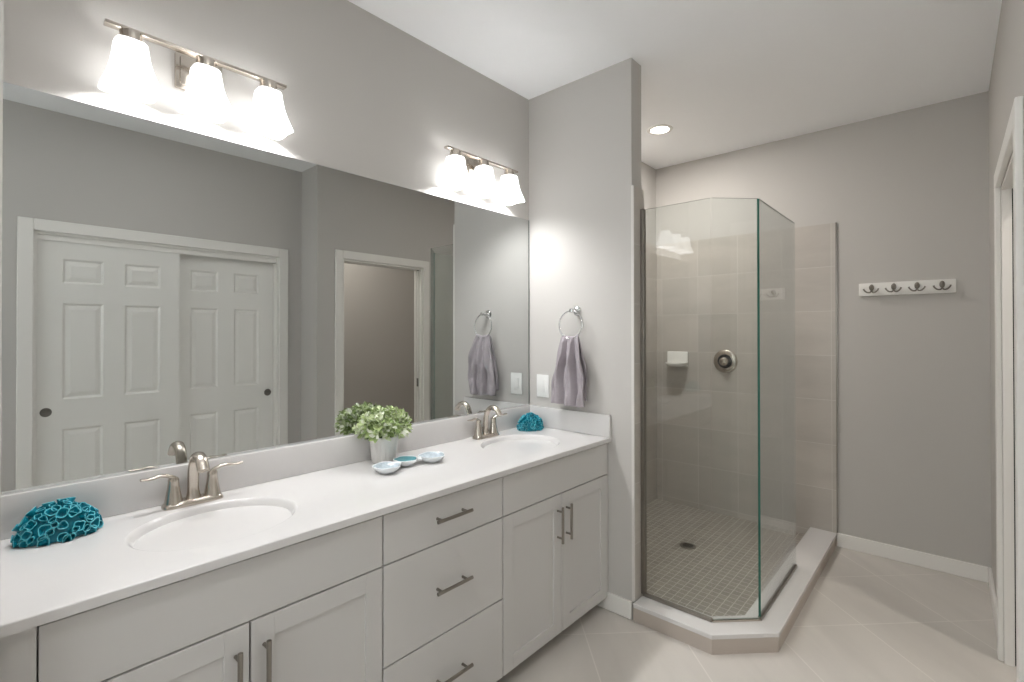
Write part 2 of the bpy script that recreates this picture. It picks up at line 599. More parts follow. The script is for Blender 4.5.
YC, XCU, XCD, ZCU = 2.1935, 1.2656, 1.0517, 0.087
outer = [(XP + TT + 0.0005, YC), (XCD, YC), (XCU, YC + XCU - XCD), (XCU, Y2 - TT - 0.001)]
inner = [(1.118, Y2 - TT - 0.001), (1.118, 2.444), (1.004, 2.330), (XP + TT + 0.0005, 2.330)]
st('floor_shower', MB().prism([(TT, Y1 + TP + TT), (XP + TT, Y1 + TP + TT), (XP + TT, 2.329), (1.003, 2.329), (1.117, 2.443), (1.117, Y2 - TT), (TT, Y2 - TT)], 0.0005, 0.03), MOSAIC)
curb = thing('shower_curb', 'low neo-angle shower curb with a white cap and greige tiled faces, under the glass', 'shower curb', (1.1, 2.6, 0))
local(MB().prism(outer + inner, 0.0, 0.066).build('curb_body', CURBT), curb)
def grow(pts, d):
    return [(pts[0][0], pts[0][1] - d), (pts[1][0] + d * 0.41, pts[1][1] - d), (pts[2][0] + d, pts[2][1] - d * 0.41), (pts[3][0] + d, pts[3][1])]
cap_in = [(1.116, Y2 - TT - 0.001), (1.116, 2.446), (1.003, 2.332), (XP + TT + 0.0005, 2.332)]
local(MB().prism(grow(outer, 0.003) + cap_in, 0.066, ZCU, bev=0.003).build('curb_cap', QUARTZ), curb)

# glass enclosure
YG, XGD, XG, YGE, ZG = 2.2922, 1.0187, 1.1772, 3.1425, 2.031
YGC = YG + XG - XGD
GT = 0.008
enc = thing('shower_enclosure', 'frameless clear glass shower screen of three panels standing on the white curb', 'shower screen', (1.05, 2.4, ZCU))
def pane(name, p, q, z0, z1):
    """slab of glass from p to q (plan), edge faces get the green edge material"""
    p, q = Vector(p), Vector(q)
    n = Vector((-(q - p).y, (q - p).x)).normalized() * (GT / 2)
    t = MB()
    pts = [p - n, q - n, q + n, p + n]
    t.prism([(v.x, v.y) for v in pts], z0, z1)
    o = t.build(name, [GLASS, GEDGE, GTOP], weld=False)
    nn = Vector((n.x, n.y, 0)).normalized()
    corner = Vector((XG, YGC))
    for f in o.data.polygons:
        if abs(f.normal.dot(nn)) > 0.9: f.material_index = 0
        elif abs(f.normal.z) > 0.9: f.material_index = 2
        else: f.material_index = 1 if (f.center.xy - corner).length < 0.02 else 0
    return local(o, enc)
XW = XP + TT + 0.004
g = 0.003
pane('glass_panel', (XW, YG), (XGD - g, YG), ZCU + 0.010, ZG)
pane('glass_panel', (XGD + g * 0.7, YG + g * 0.7 ), (XG - g * 0.9, YGC - g * 0.9), ZCU + 0.012, ZG)
pane('glass_panel', (XG, YGC + g), (XG, YGE), ZCU + 0.010, ZG)
def channel(pts, w, z0, z1, m):
    mb = MB()
    for (p, q) in zip(pts, pts[1:]):
        p, q = Vector(p), Vector(q)
        n = Vector((-(q - p).y, (q - p).x)).normalized() * (w / 2)
        mb.prism([tuple(v) for v in (p - n, q - n, q + n, p + n)], z0, z1, bev=0.0015)
    return local(mb.build('channel', m, weld=False), enc)
channel([(XW, YG), (XGD, YG)], 0.018, ZCU + 0.0005, ZCU + 0.016, NICKELD)
channel([(XGD, YG), (XG, YGC)], 0.015, ZCU + 0.0005, ZCU + 0.010, NICKEL)
channel([(XG, YGC), (XG, YGE)], 0.018, ZCU + 0.0005, ZCU + 0.016, NICKELD)
channel([(XP + TT + 0.0005, YG - 0.004), (XP + TT + 0.018, YG - 0.004)], 0.030, ZCU + 0.016, ZG + 0.002, NICKELD)

# shower valve on the back wall
sv = thing('shower_valve', 'round brushed nickel shower valve on the tiled back wall behind the glass', 'shower valve', (0.562, Y2 - TT, 1.193))
vx, vy, vz = 0.562, Y2 - TT, 1.193
def ylathe(prof, c, n=40):
    """lathe whose height runs towards -y (out of the back wall)"""
    return MB().lathe([(r, -h) for r, h in prof], c, 'Y', n)
local(ylathe([(0.0, 0.0), (0.088, 0.0), (0.088, 0.004), (0.082, 0.010), (0.06, 0.014), (0.047, 0.015), (0.0, 0.015)], (vx, vy, vz), 48).build('escutcheon', NICKEL, smooth=50), sv)
local(ylathe([(0.0, 0.015), (0.052, 0.015), (0.052, 0.019), (0.036, 0.021), (0.0, 0.021)], (vx, vy, vz)).build('sleeve', BLACK, smooth=40), sv)
local(ylathe([(0.0, 0.021), (0.034, 0.021), (0.032, 0.048), (0.024, 0.060), (0.0, 0.063)], (vx, vy, vz)).build('handle', NICKEL, smooth=60), sv)
mb = MB()
mb.sweep([(vx - 0.010, vy - 0.058, vz - 0.014), (vx + 0.002, vy - 0.064, vz + 0.006), (vx + 0.012, vy - 0.062, vz + 0.028)], [(0.007, 0.005), (0.007, 0.006), (0.005, 0.004)], 12)
local(mb.build('lever', NICKEL, smooth=60), sv)

# ceramic soap dish on the back wall
sd = thing('soap_dish', 'white ceramic corner soap dish on the shower tile', 'soap dish', (0.18, Y2 - TT, 1.15))
mb = MB()
mb.box(0.105, 0.275, Y2 - TT - 0.014, Y2 - TT - 0.0005, 1.140, 1.258, bev=0.006)
local(mb.build('back_plate', CERAM, smooth=40), sd)
mb = MB()
def dr(s, y, z):
    # half oval tray outline
    return [(0.19 + 0.086 * s * math.cos(a), y - 0.098 * s * abs(math.sin(a)) ** 0.7, z) for a in [PI * i / 20 for i in range(21)]]
y0 = Y2 - TT - 0.012
mb.loft([dr(0.75, y0, 1.140), dr(1.0, y0, 1.160), dr(1.0, y0, 1.172), dr(0.9, y0, 1.172), dr(0.8, y0, 1.152)], True, True)
local(mb.build('tray', CERAM, smooth=50), sd)

# shower drain
dn = thing('shower_drain', 'round dark metal drain grate in the mosaic shower floor', 'drain', (0.563, 3.133, 0.03))
mb = MB()
mb.lathe([(0.034, 0.0), (0.050, 0.0), (0.050, 0.003), (0.044, 0.005), (0.034, 0.004)], (0.563, 3.133, 0.0302), 'Z', 32, cap0=False, cap1=False)
local(mb.build('ring', NICKELD, smooth=40), dn)
mb = MB()
mb.lathe([(0.0, 0.0), (0.036, 0.0), (0.036, 0.002), (0.0, 0.002)], (0.563, 3.133, 0.0302), 'Z', 32)
for k in range(-2, 3):
    mb.box(0.563 - 0.03, 0.563 + 0.03, 3.133 + k * 0.011 - 0.002, 3.133 + k * 0.011 + 0.002, 0.0322, 0.0342)
local(mb.build('grate', BRONZE, weld=False), dn)

# ================================================================== VANITY
GAP = 0.005
def shaker(mb, y0, y1, z0, z1, x, th=0.019, fr=0.057):
    """shaker door: frame with a recessed flat panel, face at x"""
    xb = x - th
    mb.box(xb, x, y0, y0 + fr, z0, z1, bev=0.0012)
    mb.box(xb, x, y1 - fr, y1, z0, z1, bev=0.0012)
    mb.box(xb, x, y0 + fr, y1 - fr, z0, z0 + fr, bev=0.0012)
    mb.box(xb, x, y0 + fr, y1 - fr, z1 - fr, z1, bev=0.0012)
    mb.box(xb, x - 0.007, y0 + fr - 0.002, y1 - fr + 0.002, z0 + fr - 0.002, z1 - fr + 0.002)

def bar_pull(name, c, length, vertical, parent, root):
    """bar handle: rod on two posts, rod centre at c on the face x = XD"""
    x, y, z = c
    r = 0.0062
    mb = MB()
    rod = 0.030
    ax = 'Z' if vertical else 'Y'
    mb.lathe([(0.0, -length / 2), (r * 0.8, -length / 2), (r, -length / 2 + 0.001), (r, length / 2 - 0.001), (r * 0.8, length / 2), (0.0, length / 2)], (x + rod, y, z), ax, 16)
    for s in (-1, 1):
        off = s * (length / 2 - 0.022)
        p = (x, y, z + off) if vertical else (x, y + off, z)
        mb.lathe([(0.0052, 0.0003), (0.0045, 0.004), (0.0045, rod)], p, 'X', 12)
    o = mb.build(name, NICKELD, smooth=40)
    local(o, root)
    o.parent = parent
    return o

CZ0, CZT, CZ1 = 0.105, 0.838, 0.8562     # carcass
DZ0, DZ1, DZM = 0.066, 0.849, 0.690
def carcass(root, y0, y1):
    mb = MB()
    xb, xf = 0.003, XD - 0.0205
    mb.box(xb, xf, y0, y0 + 0.016, CZ0 - 0.03, CZT)
    mb.box(xb, xf, y1 - 0.016, y1, CZ0 - 0.03, CZT)
    mb.box(xb, xf, y0 + 0.016, y1 - 0.016, CZ0 - 0.03, CZ0 - 0.014)
    mb.box(xb, xb + 0.006, y0 + 0.016, y1 - 0.016, CZ0 - 0.014, CZT)
    mb.box(xf - 0.02, xf, y0 + 0.016, y1 - 0.016, CZT - 0.04, CZT)
    mb.box(xf - 0.044, xf - 0.026, y0, y1, CZT - 0.03, CZ1)
    for ya, yb in ((y0, y0 + 0.016), (y1 - 0.016, y1)): mb.box(xb, xf - 0.044, ya, yb, CZT, CZ1)
    mb.box(xf - 0.02, xf, y0 + 0.016, y1 - 0.016, DZM - 0.02, DZM + 0.02)
    local(mb.build('body', CAB, weld=False), root)
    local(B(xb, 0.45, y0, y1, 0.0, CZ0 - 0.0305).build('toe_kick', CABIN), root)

def front(root, name, y0, y1, z0, z1, slab=True):
    mb = MB()
    if slab: mb.box(XD - 0.019, XD, y0 + GAP / 2, y1 - GAP / 2, z0 + GAP / 2, z1 - GAP / 2, bev=0.0014)
    else: shaker(mb, y0 + GAP / 2, y1 - GAP / 2, z0 + GAP / 2, z1 - GAP / 2, XD)
    return local(mb.build(name, CAB, weld=False), root)

VY = (0.097, 0.868, 1.4115, 2.190)
def sink_base(y0, y1, ya, yb, label):
    root = thing('vanity_cabinet', label, 'cabinet', (0.28, (ya + yb) / 2, 0), 'cabinets under the long white worktop')
    carcass(root, ya, yb)
    front(root, 'false_front', y0, y1, DZM, DZ1)
    ym = (y0 + y1) / 2
    for a, b, s in ((y0, ym, -1), (ym, y1, 1)):
        d = front(root, 'door', a, b, DZ0, DZM, slab=False)
        bar_pull('handle', (XD, ym + s * 0.0335, 0.560), 0.160, True, d, root)
    return root
ca = sink_base(VY[0], VY[1], 0.0475, VY[1] - 0.001, 'light greige two-door sink cabinet below the sink nearest the large teal coral')
local(B(XD - 0.021, XD - 0.004, 0.0475, VY[0] - 0.0005, CZ0 - 0.035, DZ1 - 0.002).build('filler', CAB), ca)
cb_ = thing('vanity_cabinet', 'light greige three-drawer cabinet between the two sink cabinets', 'cabinet', (0.28, 1.14, 0), 'cabinets under the long white worktop')
carcass(cb_, VY[1], VY[2])
for z0, z1 in ((DZM, DZ1), (0.373, DZM), (DZ0, 0.373)):
    d = front(cb_, 'drawer', VY[1], VY[2], z0, z1)
    bar_pull('handle', (XD, (VY[1] + VY[2]) / 2, (z0 + z1) / 2 + (0.008 if z0 > 0.6 else 0.006)), 0.160, False, d, cb_)
cc = sink_base(VY[2], VY[3], VY[2] + 0.001, Y1 - 0.002, 'light greige two-door sink cabinet against the wing wall, below the towel')
local(B(XD - 0.021, XD - 0.004, VY[3] + 0.002, Y1 - 0.002, CZ0 - 0.035, DZ1 - 0.002).build('filler', CAB), cc)

# worktop with two moulded oval basins
SINKS = [(0.287, 0.487), (0.287, 1.800)]
SA, SB = 0.178, 0.212
top = thing('vanity_worktop', 'long white worktop with two oval basins and low backsplash', 'worktop', (0.28, 1.12, ZC))
def worktop():
    t = bmesh.new()
    x0, x1, y0, y1 = 0.002, XC, YE + 0.001, Y1 - 0.001
    r = 0.004
    zt, zb = ZC, ZC - 0.0225
    n = 72
    def loop(pts):
        vs = [t.verts.new(p) for p in pts]
        es = [t.edges.new((vs[i], vs[(i + 1) % len(vs)])) for i in range(len(vs))]
        return vs, es
    out, oe = loop([(x0, y0, zt), (x1 - r, y0, zt), (x1 - r, y1, zt), (x0, y1, zt)])
    edges = list(oe)
    holes = []
    for sx, sy in SINKS:
        vs, es = loop([(sx + SA * math.cos(2 * PI * i / n), sy + SB * math.sin(2 * PI * i / n), zt) for i in range(n)])
        edges += es
        holes.append((sx, sy, vs))
    bmesh.ops.triangle_fill(t, use_beauty=True, use_dissolve=False, edges=edges, normal=(0, 0, 1))
    # drop faces that closed a hole
    for f in t.faces[:]:
        c = f.calc_center_median()
        for sx, sy in SINKS:
            if ((c.x - sx) / SA) ** 2 + ((c.y - sy) / SB) ** 2 < 0.985 and all(abs(((v.co.x - sx) / SA) ** 2 + ((v.co.y - sy) / SB) ** 2 - 1) < 1e-3 for v in f.verts):
                t.faces.remove(f); break
    # rounded front edge and underside
    pa, pb = out[1], out[2]
    for k in range(1, 5):
        a = k / 4 * PI / 2
        qa = t.verts.new((x1 - r + r * math.sin(a), y0, zt - r + r * math.cos(a)))
        qb = t.verts.new((x1 - r + r * math.sin(a), y1, zt - r + r * math.cos(a)))
        t.faces.new((pa, qa, qb, pb)); pa, pb = qa, qb
    for (xx, zz) in ((x1, zb), (x1 - 0.03, zb), (x1 - 0.03, zb + 0.001), (x0, zb + 0.001)):
        qa = t.verts.new((xx, y0, zz)); qb = t.verts.new((xx, y1, zz))
        t.faces.new((pa, qa, qb, pb)); pa, pb = qa, qb
    mb = MB(); mb.bm.free(); mb.bm = t
    return mb, n
mb, n = worktop()
local(mb.build('slab', QUARTZ, smooth=35), top)
def basin(sx, sy):
    mb = MB()
    prof = [(1.0, 0.0), (0.99, -0.0006), (0.975, -0.0025), (0.955, -0.007), (0.925, -0.018), (0.87, -0.042), (0.78, -0.075), (0.62, -0.106), (0.42, -0.127), (0.2, -0.134), (0.11, -0.136)]
    rings = [[(sx + SA * s * math.cos(2 * PI * i / n), sy + SB * s * math.sin(2 * PI * i / n), ZC + h) for i in range(n)] for s, h in prof]
    mb.loft(rings, False, True)
    o = local(mb.build('basin', QUARTZ, smooth=180), top)
    mb = MB()
    mb.lathe([(0.0, 0.003), (0.012, 0.003), (0.014, 0.0015), (0.021, 0.002), (0.023, 0.0)], (sx, sy, ZC - 0.1358), 'Z', 24)
    d = mb.build('sink_drain', CHROME, smooth=40)
    local(d, top)
    d.parent = o
for s in SINKS: basin(*s)
local(B(0.002, 0.021, YE + 0.001, Y1 - 0.001, ZC + 0.0003, ZM0 - 0.001, bev=0.0025).build('backsplash', QUARTZ, smooth=40), top)
local(B(0.0215, XC - 0.002, Y1 - 0.021, Y1 - 0.001, ZC + 0.0003, ZM0 - 0.001, bev=0.0025).build('sidesplash', QUARTZ, smooth=40), top)

# mirror
mr = thing('vanity_mirror', 'large frameless mirror covering the wall above the white worktop', 'mirror', (0, 1.1, ZM0))
local(B(0.001, 0.0055, YE + 0.002, Y1 - 0.0095, ZM0, ZM1).build('silvered_glass', MIRROR), mr)
local(B(0.001, 0.0062, Y1 - 0.0094, Y1 - 0.003, ZM0, ZM1).build('edge_strip', MEDGE), mr)

# ================================================================== FAUCETS
def make_faucet(label):
    root = thing('faucet', label, 'faucet', (0, 0, 0), 'centerset faucets')
    mb = MB()   # base plate, flared rectangle with round ends
    def plate(w, d, z):
        pts = []
        for i in range(40):
            a = 2 * PI * i / 40
            cx = (abs(math.cos(a)) ** 0.45) * math.copysign(1, math.cos(a)); cy = (abs(math.sin(a)) ** 0.45) * math.copysign(1, math.sin(a))
            pts.append((d * cx, w * cy, z))
        return pts
    mb.loft([plate(0.082, 0.029, 0.0), plate(0.082, 0.029, 0.006), plate(0.078, 0.025, 0.013), plate(0.066, 0.019, 0.017)])
    mb.build('base_plate', NICKEL, root, smooth=50)
    mb = MB()
    P = bez([(0, 0, 0.012), (-0.002, 0, 0.045), (0.000, 0, 0.095), (0.014, 0, 0.135), (0.044, 0, 0.156), (0.076, 0, 0.147), (0.098, 0, 0.118)], 6)
    k = len(P)
    rad = []
    for i in range(k):
        s = i / (k - 1)
        base = max(0, 1 - s / 0.18)
        rad.append((0.0155 + 0.0075 * base ** 1.5 + 0.002 * s, 0.0120 + 0.009 * base ** 1.5 - 0.001 * s))
    mb.sweep(P, rad, 20, side=(0, 1, 0))
    mb.build('spout', NICKEL, root, smooth=60)
    for s in (-1, 1):
        mb = MB()
        mb.lathe([(0.0, 0.012), (0.0255, 0.012), (0.024, 0.018), (0.0205, 0.035), (0.0165, 0.058), (0.0145, 0.078), (0.0150, 0.084), (0.012, 0.090), (0.0, 0.091)], (0, s * 0.053, 0), 'Z', 28)
        hb = mb.build('handle', NICKEL, root, smooth=50)
        mb = MB()
        Q = bez([(0.0, s * 0.050, 0.088), (0.003, s * 0.066, 0.098), (0.008, s * 0.088, 0.104), (0.012, s * 0.112, 0.101), (0.016, s * 0.138, 0.103)], 6)
        kk = len(Q)
        mb.sweep(Q, [(0.0095 - 0.002 * i / kk, 0.0065 - 0.003 * i / kk) for i in range(kk)], 14, side=(1, 0, 0))
        mb.build('lever', NICKEL, hb, smooth=60)
    mb = MB()
    mb.lathe([(0.0025, 0.0), (0.0025, 0.028), (0.005, 0.030), (0.005, 0.036), (0.0, 0.037)], (-0.022, 0, 0.012), 'Z', 14)
    mb.build('lift_rod', NICKEL, root, smooth=40)
    return root
f1 = make_faucet('brushed nickel two-handle faucet at the basin beside the large teal coral')
f1.location = (0.066, 0.484, ZC + 0.0003)
f2 = copy_tree(f1)
f2['label'] = 'brushed nickel two-handle faucet at the basin nearest the towel'
f2.location = (0.066, 1.785, ZC + 0.0003)

# ================================================================== VANITY LIGHTS
def superell(hw, z, e, n=48, cx=0.0):
    pts = []
    for i in range(n):
        a = 2 * PI * (i + 0.5) / n
        c, s = math.cos(a), math.sin(a)
        r = (abs(c) ** e + abs(s) ** e) ** (-1 / e)
        pts.append((cx + hw * r * c, hw * r * s, z))
    return pts

def make_light(label):
    root = thing('vanity_light', label, 'wall light', (0, 0, 0), 'three-shade vanity lights')
    bx = 0.076
    mb = MB()
    mb.box(0.0008, 0.016, -0.068, 0.068, -0.062, 0.052, bev=0.005)
    mb.box(0.014, 0.022, -0.056, 0.056, -0.050, 0.040, bev=0.004)
    mb.build('backplate', NICKEL, root, smooth=40, weld=False)
    mb = MB()
    mb.sweep(bez([(0.020, 0, -0.004), (0.045, 0, 0.000), (0.064, 0, 0.016), (bx, 0, 0.028)], 5), (0.008), 12)
    mb.build('arm', NICKEL, root, smooth=60)
    B(bx - 0.014, bx + 0.014, -0.252, 0.250, 0.026, 0.036, bev=0.002).build('bar', NICKEL, root, smooth=40)
    for s in (-1, 0, 1):
        y = s * 0.192
        mb = MB()
        mb.lathe([(0.0, 0.0262), (0.026, 0.0262), (0.027, 0.018), (0.027, -0.004), (0.020, -0.008), (0.0, -0.008)], (bx, y, 0), 'Z', 28)
        mb.build('socket', NICKEL, root, smooth=40)
        mb = MB()
        prof = [(0.030, -0.004, 3.2), (0.0365, -0.0045, 3.4), (0.0390, -0.009, 3.6), (0.0415, -0.034, 4.0), (0.0455, -0.062, 4.4), (0.0520, -0.090, 5.0), (0.0595, -0.112, 5.6), (0.0670, -0.131, 6.2), (0.0675, -0.134, 6.2)]
        rings = [[(x + bx, yy + y, z) for x, yy, z in superell(h, zz, e)] for h, zz, e in prof]
        # scalloped lower rim: the corners hang a little lower
        rings = [[(px, py, pz - (0.006 if k >= 7 else 0.0) * min(1, (abs(px - bx) * abs(py - y)) / 0.0040)) for px, py, pz in r] for k, r in enumerate(rings)]
        inner = [[(bx + (px - bx) * 0.955, y + (py - y) * 0.955, pz) for px, py, pz in r] for r in rings[::-1]]
        inner[-1] = [(px, py, pz - 0.003) for px, py, pz in inner[-1]]
        mb.loft(rings + inner, False, False)
        sh = mb.build('lamp_shade', SHADE, root, smooth=50)
        ld = bpy.data.lights.new('bulb', 'POINT')
        ld.energy = VANITY_LAMP_W
        ld.shadow_soft_size = 0.039
        ld.color = (1.0, 1.0, 1.0)
        lo = bpy.data.objects.new('bulb_light', ld)
        COL.objects.link(lo)
        lo.parent = root
        lo.location = (bx, y, -0.076)
    return root
l1 = make_light('three-shade brushed nickel wall light above the basin with the large teal coral')
l1.location = (0, 0.512, 2.254)
l2 = copy_tree(l1)
l2['label'] = 'three-shade brushed nickel wall light in the corner above the towel'
l2.location = (0, 1.760, 2.254)

# ================================================================== CEILING LIGHTS
def make_can(label, x, y, watts, col=(1.0, 0.995, 0.99), grp='recessed ceiling lights'):
    root = thing('recessed_light', label, 'ceiling light', (x, y, H), grp)
    mb = MB()
    mb.lathe([(0.058, -0.001), (0.062, -0.006), (0.082, -0.005), (0.085, -0.0006)], (0, 0, 0), 'Z', 40, cap0=False, cap1=False)
    mb.build('trim_ring', TRIM, root, smooth=50)
    mb = MB()
    mb.lathe([(0.0, -0.0035), (0.058, -0.0035), (0.059, -0.001), (0.0, -0.001)], (0, 0, 0), 'Z', 40)
    mb.build('lens', LENS, root, smooth=40)
    ld = bpy.data.lights.new('can', 'AREA')
    ld.shape = 'DISK'; ld.size = 0.11; ld.energy = watts; ld.color = col
    lo = bpy.data.objects.new('can_light', ld)
    COL.objects.link(lo); lo.parent = root; lo.location = (0, 0, -0.008)
    return root
make_can('round white recessed light in the ceiling above the shower', 0.385, 3.12, SHOWER_CAN_W, (1.0, 0.955, 0.90))
make_can('round recessed ceiling light above the vanity aisle', 1.35, 0.75, FILL_CAN_W)  # added for fill, out of view over the aisle
make_can('round recessed ceiling light behind the viewer', 1.35, -0.75, FILL_CAN_W)  # second added fill lamp, behind the camera
make_can('round recessed ceiling light of the room through the doorway', 2.7, 2.6, NEXT_ROOM_FILL_W, (1.0, 0.93, 0.85))  # unseen lamp added to brighten the next room

# ================================================================== TOWEL RING, TOWEL, SWITCH
RX, RY, RZ, RR = 0.335, Y1 - 0.056, 1.452, 0.074
tr = thing('towel_ring', 'chrome towel ring on the wing wall above the short splash', 'towel ring', (0.348, Y1, 1.53))
mb = MB()
mb.lathe([(0.0, -0.0005), (0.026, -0.0005), (0.026, -0.006), (0.020, -0.012), (0.012, -0.016), (0.0105, -0.05), (0.012, -0.060), (0.009, -0.066), (0.0, -0.067)], (RX + 0.006, Y1, RZ + RR + 0.002), 'Y', 28)
local(mb.build('post', CHROME, smooth=50), tr)
mb = MB()
mb.sweep([(RX + RR * math.sin(2 * PI * i / 48), RY + 0.004 * math.cos(2 * PI * i / 48), RZ + RR * math.cos(2 * PI * i / 48)) for i in range(48)], 0.0042, 12, side=(0, 1, 0), closed=True)
local(mb.build('ring', CHROME, smooth=180), tr)

def towel():
    mb = MB()
    random.seed(3)
    ph = [random.uniform(0, 6.28) for _ in range(6)]
    zt = RZ - RR + 0.013
    def f(u, v):
        # v: 0 = back bottom hem, 0.46 = over the ring, 1 = front bottom hem
        s = u * 2 - 1
        if v < 0.46:
            k = 1 - v / 0.46; side = 1; L = 0.335
        else:
            k = (v - 0.46) / 0.54; side = -1; L = 0.362
        z = zt - L * k
        spread = 0.050 + 0.053 * min(1, k * 1.5) ** 0.7 + 0.004 * k
        if side > 0: spread *= 0.93
        x = RX + 0.002 - 0.010 * k + s * spread
        x += 0.004 * math.sin(7 * k + ph[0] + 3 * s)
        amp = 0.0055 + 0.0150 * min(1, k * 3) * (1 - 0.45 * k)
        y = RY + side * (-0.0) - (-side) * 0.0
        off = 0.0065 + 0.012 * min(1, k * 2.5)
        fold = amp * (math.sin(2.6 * PI * s + ph[1] + 1.1 * k) + 0.55 * math.sin(5.1 * PI * s + ph[2] - 2.0 * k) + 0.25 * math.sin(9 * s + 14 * k + ph[4]))
        y = RY + side * off + fold * (1.0 if side < 0 else 0.55)
        y = min(y, Y1 - 0.006)
        if k < 0.06:
            y = RY + side * off * math.sin(k / 0.06 * PI / 2) + fold * 0.6
            z += 0.004 * (1 - k / 0.06)
            z += 0.010 * s * s - 0.004      # the cloth rides up the ring's curve
        else:
            z += (0.010 * s * s - 0.004) * max(0, 1 - k * 2)
        # woven band near the hem
        if side < 0 and 0.76 < k < 0.84: y += 0.0016
        z += 0.004 * math.sin(2.3 * s + ph[3]) * k
        return (x, y, z)
    mb.grid(f, 64, 120)
    return mb
o = towel().build('hand_towel', TOWEL, smooth=180)
sm = o.modifiers.new('thick', 'SOLIDIFY'); sm.thickness = 0.005; sm.offset = 0
tag(o, 'mauve grey hand towel hanging folded through the chrome ring', 'towel')

sw = thing('light_switch', 'white wall switch plate between the mirror and the towel', 'light switch', (0.105, Y1, 1.108))
local(B(0.062, 0.148, Y1 - 0.006, Y1 - 0.0005, 1.045, 1.172, bev=0.0022).build('cover_plate', WHITEP, smooth=40), sw)
local(B(0.088, 0.122, Y1 - 0.0095, Y1 - 0.0058, 1.076, 1.141, bev=0.0015).build('rocker', WHITEP, smooth=40), sw)

# ================================================================== HOOK RACK
hk = thing('hook_rack', 'white wall board with four dark double hooks on the back wall', 'coat rack', (1.628, Y2, 1.683))
HY = Y2 - 0.018
local(B(1.396, 1.861, HY, Y2 - 0.0005, 1.643, 1.724, bev=0.003).build('board', TRIM, smooth=40), hk)
for hx in (1.463, 1.574, 1.686, 1.800):
    mb = MB()
    zc = 1.684
    mb.loft([[(hx + 0.013 * s * math.cos(2 * PI * i / 24), HY - d, zc + 0.010 + 0.021 * s * math.sin(2 * PI * i / 24)) for i in range(24)] for s, d in ((1, 0.0003), (1, 0.004), (0.8, 0.010), (0.45, 0.012))])
    mb.lathe([(0.007, -0.010), (0.006, -0.022), (0.011, -0.030), (0.011, -0.036), (0.0, -0.040)], (hx, HY, zc + 0.012), 'Y', 18)
    for s in (-1, 1):
        mb.sweep(bez([(hx, HY - 0.008, zc - 0.010), (hx + s * 0.008, HY - 0.020, zc - 0.021), (hx + s * 0.022, HY - 0.030, zc - 0.020), (hx + s * 0.034, HY - 0.036, zc - 0.008), (hx + s * 0.038, HY - 0.038, zc + 0.002)], 5), [0.0042] * 20 + [0.006], 10)
    local(mb.build('hook', NICKELD, smooth=50, weld=False), hk)

# ================================================================== CORAL ORNAMENTS
def coral(name, label, c, ax, ay, az, seed, count, grp, tube=0.0105):
    random.seed(seed)
    mb = MB()
    # solid core: lumpy dome resting on the worktop
    rings = []
    for k in range(9):
        a = k / 8 * PI / 2
        rings.append([(c[0] + ax * 0.80 * math.cos(a) * math.cos(2 * PI * i / 28), c[1] + ay * 0.80 * math.cos(a) * math.sin(2 * PI * i / 28), c[2] + az * 0.80 * math.sin(a) + 0.0005) for i in range(28)])
    rings[-1] = [(p[0] + 0.001 * math.cos(i), p[1] + 0.001 * math.sin(i), p[2]) for i, p in enumerate(rings[-1])]
    mb.loft(rings, True, True)
    # open ruffled tubes growing out of the dome
    for k in range(count):
        zz = (k + 0.5) / count
        phi = k * 2.39996 + random.uniform(-0.25, 0.25)
        el = math.asin(min(0.99, zz * 0.99 + 0.02))
        n0 = Vector((math.cos(el) * math.cos(phi), math.cos(el) * math.sin(phi), math.sin(el)))
        nd = Vector((n0.x / ax, n0.y / ay, n0.z / az)).normalized()
        nd = (nd + Vector((random.uniform(-.35, .35), random.uniform(-.35, .35), random.uniform(-.25, .2)))).normalized()
        p = Vector((c[0] + ax * n0.x * 0.72, c[1] + ay * n0.y * 0.72, c[2] + az * n0.z * 0.72))
        ln = 0.30 * min(ax, az) * random.choice((0.8, 0.9, 1.0, 1.1, 1.2))
        r0 = tube * random.uniform(0.55, 0.8)
        r1 = tube * random.uniform(0.8, 1.45)
        sx = nd.orthogonal().normalized(); sy = nd.cross(sx)
        rot = random.uniform(0, 6.28); ecc = random.uniform(0.65, 1.0); wv = random.uniform(0.08, 0.2); lob = random.choice((2, 3, 4))
        def ring(t, r, n=14):
            out = []
            for i in range(n):
                a = 2 * PI * i / n
                rr = r * (1 + wv * math.sin(lob * a + rot) * t)
                q = p + nd * (ln * t) + sx * (rr * math.cos(a)) + sy * (rr * ecc * math.sin(a))
                if q.z < c[2] + 0.001: q.z = c[2] + 0.001
                out.append(q)
            return out
        mb.loft([ring(0, r0), ring(0.45, r0 * 1.1), ring(0.85, r1 * 0.9), ring(1.0, r1)], False, False)
        mb.loft([ring(1.0, r1), ring(1.05, r1 * 0.93), ring(1.0, r1 * 0.80)], False, False, mi=1)
        mb.loft([ring(1.0, r1 * 0.80), ring(0.7, r1 * 0.6), ring(0.35, r0 * 0.5)], False, True)
    o = mb.build(name, [CORALM, CORALR], smooth=60)
    return tag(o, label, 'coral ornament', grp)
coral('coral_ornament', 'larger teal ruffled coral ornament at the near end of the white worktop', (0.092, 0.170, ZC + 0.0005), 0.062, 0.098, 0.100, 5, 88, 'teal coral ornaments', 0.0112)
coral('coral_ornament', 'small teal ruffled coral ornament in the corner under the switch', (0.106, 2.090, ZC + 0.0005), 0.066, 0.086, 0.090, 11, 84, 'teal coral ornaments', 0.0095)

